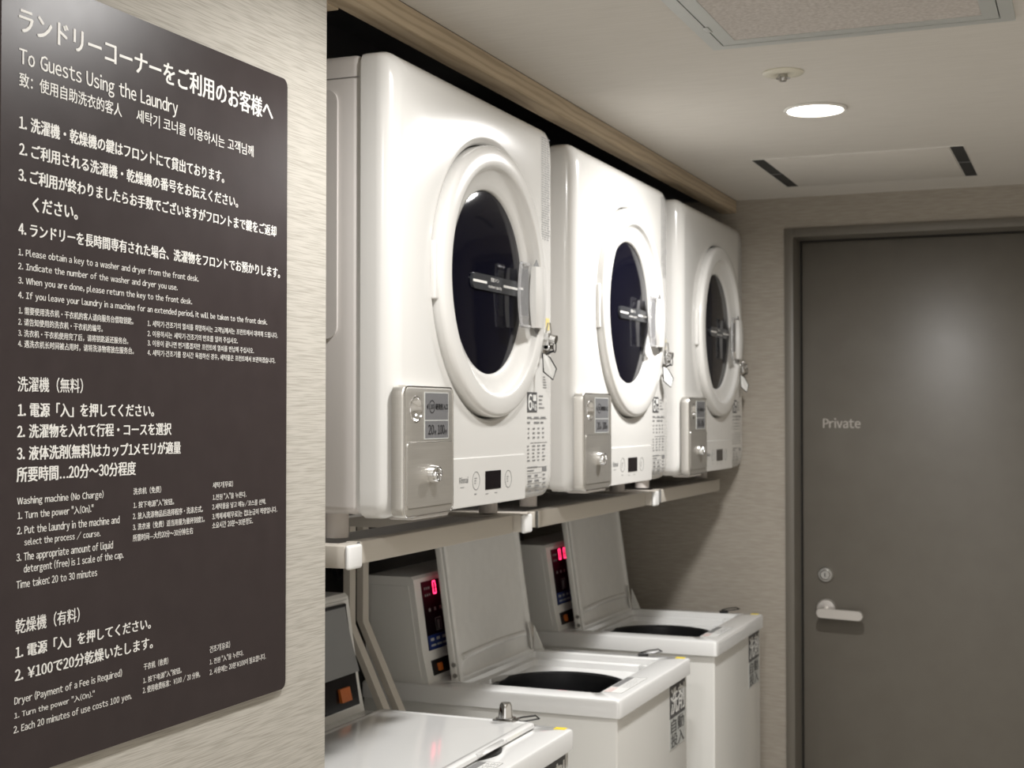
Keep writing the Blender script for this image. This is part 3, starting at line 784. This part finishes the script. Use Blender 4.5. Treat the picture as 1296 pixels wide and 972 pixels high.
def open_washer():
    r, body, deck, cbox = make_washer(False)
    front_print(r)
    # control face
    pn = slab(MB(), .040, .480, .062, .203, .0012, .0002).build('display_panel', BLACKG, r)
    for k in range(2):
        sg = MB(); y = .092 + .036 * k
        for a in (0, 1):
            for b in (0, 1):
                slab(sg, y + .012 * a, y + .012 * a + .003, .174 + .013 * b, .174 + .013 * b + .0115, .0006, .0016)
        for b in (0, 2):
            slab(sg, y + .0015, y + .0135, .1732 + .0125 * b, .1732 + .0125 * b + .003, .0006, .0016)
        sg.build('lit_digit', LED, pn)
    for z in (.186, .172):
        pr = MB()
        for j in range(3): slab(pr, .050 + .010 * j, .057 + .010 * j, z, z + .005, .0004, .0014)
        pr.build('indicator_print', GREYL, pn)
    pr = MB()
    for j in range(6): slab(pr, .060 + .026 * j, .070 + .026 * j, .140, .147, .0004, .0014)
    pr.build('course_print', GREYL, pn)
    for j in range(5):
        y = .085 + .060 * j; ky = MB()
        for (a, b, c, d) in ((0, .028, .098, .100), (0, .028, .123, .125), (0, .002, .098, .125), (.026, .028, .098, .125)):
            slab(ky, y + a, y + b, c, d, .0004, .0014)
        slab(ky, y + .008, y + .020, .101, .120, .0004, .0014)
        ky.build('touch_key', GREYL, pn)
    bs = slab(MB().use(BLUE), .041, .479, .063, .092, .0004, .0014)
    bs.use(ALU)
    for j in range(5): slab(bs, .052 + .028 * j, .068 + .028 * j, .080, .086, .0003, .0018)
    for j in range(3): slab(bs, .052 + .028 * j, .074 + .028 * j, .069, .073, .0003, .0018)
    bs.build('blue_course_strip', None, pn)
    sw = slab(MB(), .040, .480, .012, .042, .0015, .0002).build('switch_strip', BLACKP, r)
    slab(MB(), .062, .080, .019, .034, .004, .0016).build('power_switch', ORANGE, sw)
    # lid standing open
    ly0, ly1 = .068, .490
    ld = MB(); tilt = math.radians(8)
    hx, hz = -.374, WZ - .008
    LL, LT = .336, .016
    M = Matrix.Translation((hx, 0, hz)) @ Matrix.Rotation(-tilt, 4, 'Y')
    tmp = MB().box(-LT, 0, ly0, ly1, 0, LL, .004, 3)
    lid = tmp
    for v in lid.bm.verts: v.co = M @ v.co
    lo = lid.build('lid', WASHW, r)
    inn = MB()
    def LR(i, x, rad): return [M @ Vector((x, u, v)) for u, v in rrect(ly0 + .002 + i, ly1 - .002 - i, .002 + i, LL - .002 - i, rad, 4)]
    inn.loops([LR(0, -.001, .006), LR(0, .005, .006), LR(.003, .007, .006), LR(.011, .007, .006), LR(.016, .0025, .006), LR(.022, .0012, .010), LR(.060, .0018, .010)], True, False, True)
    inn.build('inner_liner', LIDG, lo)
    rd = MB().tube([M @ Vector((.0030, ly0 + .028 + .352 * k / 24, .052 + .004 * math.sin(PI * k / 24))) for k in range(25)], .0065, 10)
    rd.build('liner_ridge', LIDG, lo)
    for (y, z) in ((.443, .318), (.457, .320), (.445, .303), (.459, .305)):
        sc = MB().cyl(M @ Vector((.001, y, z)), M @ Vector((.0045, y, z)), .0036, .0030, 12); sc.build('screw', CHROMED, lo)
    for z in (.018, .040):
        MB().cyl(M @ Vector((-.005, ly0 - .0015, z)), M @ Vector((-.005, ly0 + .0015, z)), .0050, .0050, 14).build('screw', CHROMED, lo)
    hh = MB().box(.007, .012, .462, .472, .012, .075, .001, 1)
    for v in hh.bm.verts: v.co = M @ v.co
    hh.build('hinge_spring', CHROMED, lo)
    pv = MB().prism([(-.372, WZ - .004), (-.345, WZ - .004), (-.372, WZ + .055)], .491, .496, 'xz'); pv.build('hinge_bracket', WASHW, r)
    wire_loop(r, .492)
    cp = MB().box(-.088, -.064, .405, .420, WZ - .022, WZ - .004, .002, 2); cp.build('lid_catch', WASHT, r)
    return r

def closed_washer():
    r, body, deck, cbox = make_washer(True)
    front_print(r)
    # closed lid: a slightly crowned plate with a finger pull at its front
    NA = 1
    ld = MB()
    x0, x1, y0, y1 = OX0 + .002, -.060, .050, .492
    def LR(i, z, rad=.008): return [(u, v, z) for u, v in rrect(x0 + i, x1 - i, y0 + i, y1 - i, rad, 4)]
    ld.loops([LR(.003, WZ + .0005), LR(0, WZ + .004), LR(.001, WZ + .0095), LR(.004, WZ + .0120), LR(.012, WZ + .0125), LR(.014, WZ + .0112), LR(.018, WZ + .0112), LR(.10, WZ + .0122)], True, True, True)
    lid = ld.build('lid', WASHT, r)
    # finger pull: flat black plate paints the shade below a curling lip
    sc = MB(); n = 14
    rows = []
    for k in range(n + 1):
        t = k / n; y = .235 + .110 * t; h = math.sin(PI * t)
        rows.append([(x1 - .004, y, WZ + .0125), (x1 + .006, y, WZ + .0120 + .003 * h), (x1 + .012 * h + .004, y, WZ + .0080 + .006 * h), (x1 + .012 * h + .002, y, WZ + .0060 + .006 * h), (x1 - .004, y, WZ + .0080)])
    sc.loops(rows, True, True, True); sc.build('finger_pull', WASHT, lid)
    dk = MB(); pts = [(x1 - .004, .240), (x1 - .004, .340)] + [(x1 - .002 + .016 * math.sin(PI * k / 10), .340 - .100 * k / 10) for k in range(1, 10)]
    dk.prism(pts, WZ + .0003, WZ + .0012, 'xy'); dk.build('pull_shade', BLACKP, lid)
    lid_latch(r, .478)
    wire_loop(r, .500)
    # control box with the grey cover flap down over the keys
    fm = slab(MB(), .018, .508, .012, .206, .003, .0002); fm.build('face_frame', WASHW, cbox)
    bp = slab(MB(), .022, .497, .016, .195, .0015, .0030).build('key_panel', BLACKG, r)
    fl = MB(); ys = [.060, .494]
    P = []
    for t, off in ((0, .0065), (.25, .008), (.5, .011), (.75, .015), (1.0, .020)):
        z = .196 - .118 * t; P.append((slope_x(z, off), WZ + z))
    back = [(x - .003, z) for x, z in P][::-1]
    fl.prism(P + back, .030, .490, 'xz'); fl.build('cover_flap', GREYF, bp)
    MB().tube([(slope_x(.197, .006), .030, WZ + .198), (slope_x(.197, .006), .490, WZ + .198)], .0035, 8).build('flap_hinge', BLACKP, bp)
    sw = slab(MB(), .425, .462, .030, .054, .007, .0045); sw.build('power_switch', ORANGE, bp)
    return r

W1 = closed_washer(); W1.location = (-.854, 1.848, 0); W1['label'] = 'nearest white washing machine, its lid shut and locked, orange switch in view'
W2 = open_washer(); W2.location = (-.854, 2.632, 0); W2['label'] = 'middle white washing machine with lid open and red lit digit'
W3 = copy_tree(W2); W3.location = (-.854, 3.396, 0); W3['label'] = 'farthest white washing machine, lid open, standing against the end wall'

# cables hanging in the dark between stand and washers
for (y, z0, label) in ((2.66, 1.36, 'black cable drooping behind the control box of the middle washer'), (2.80, 1.36, 'black cable looping behind the open lid of the middle washer')):
    c = MB().tube([(-1.604, y + .10 * k / 14, z0 - .10 * math.sin(PI * k / 14) - .13 * k / 14) for k in range(15)], .005, 8)
    tag(c.build('power_cable', CABLE), label, 'cable')
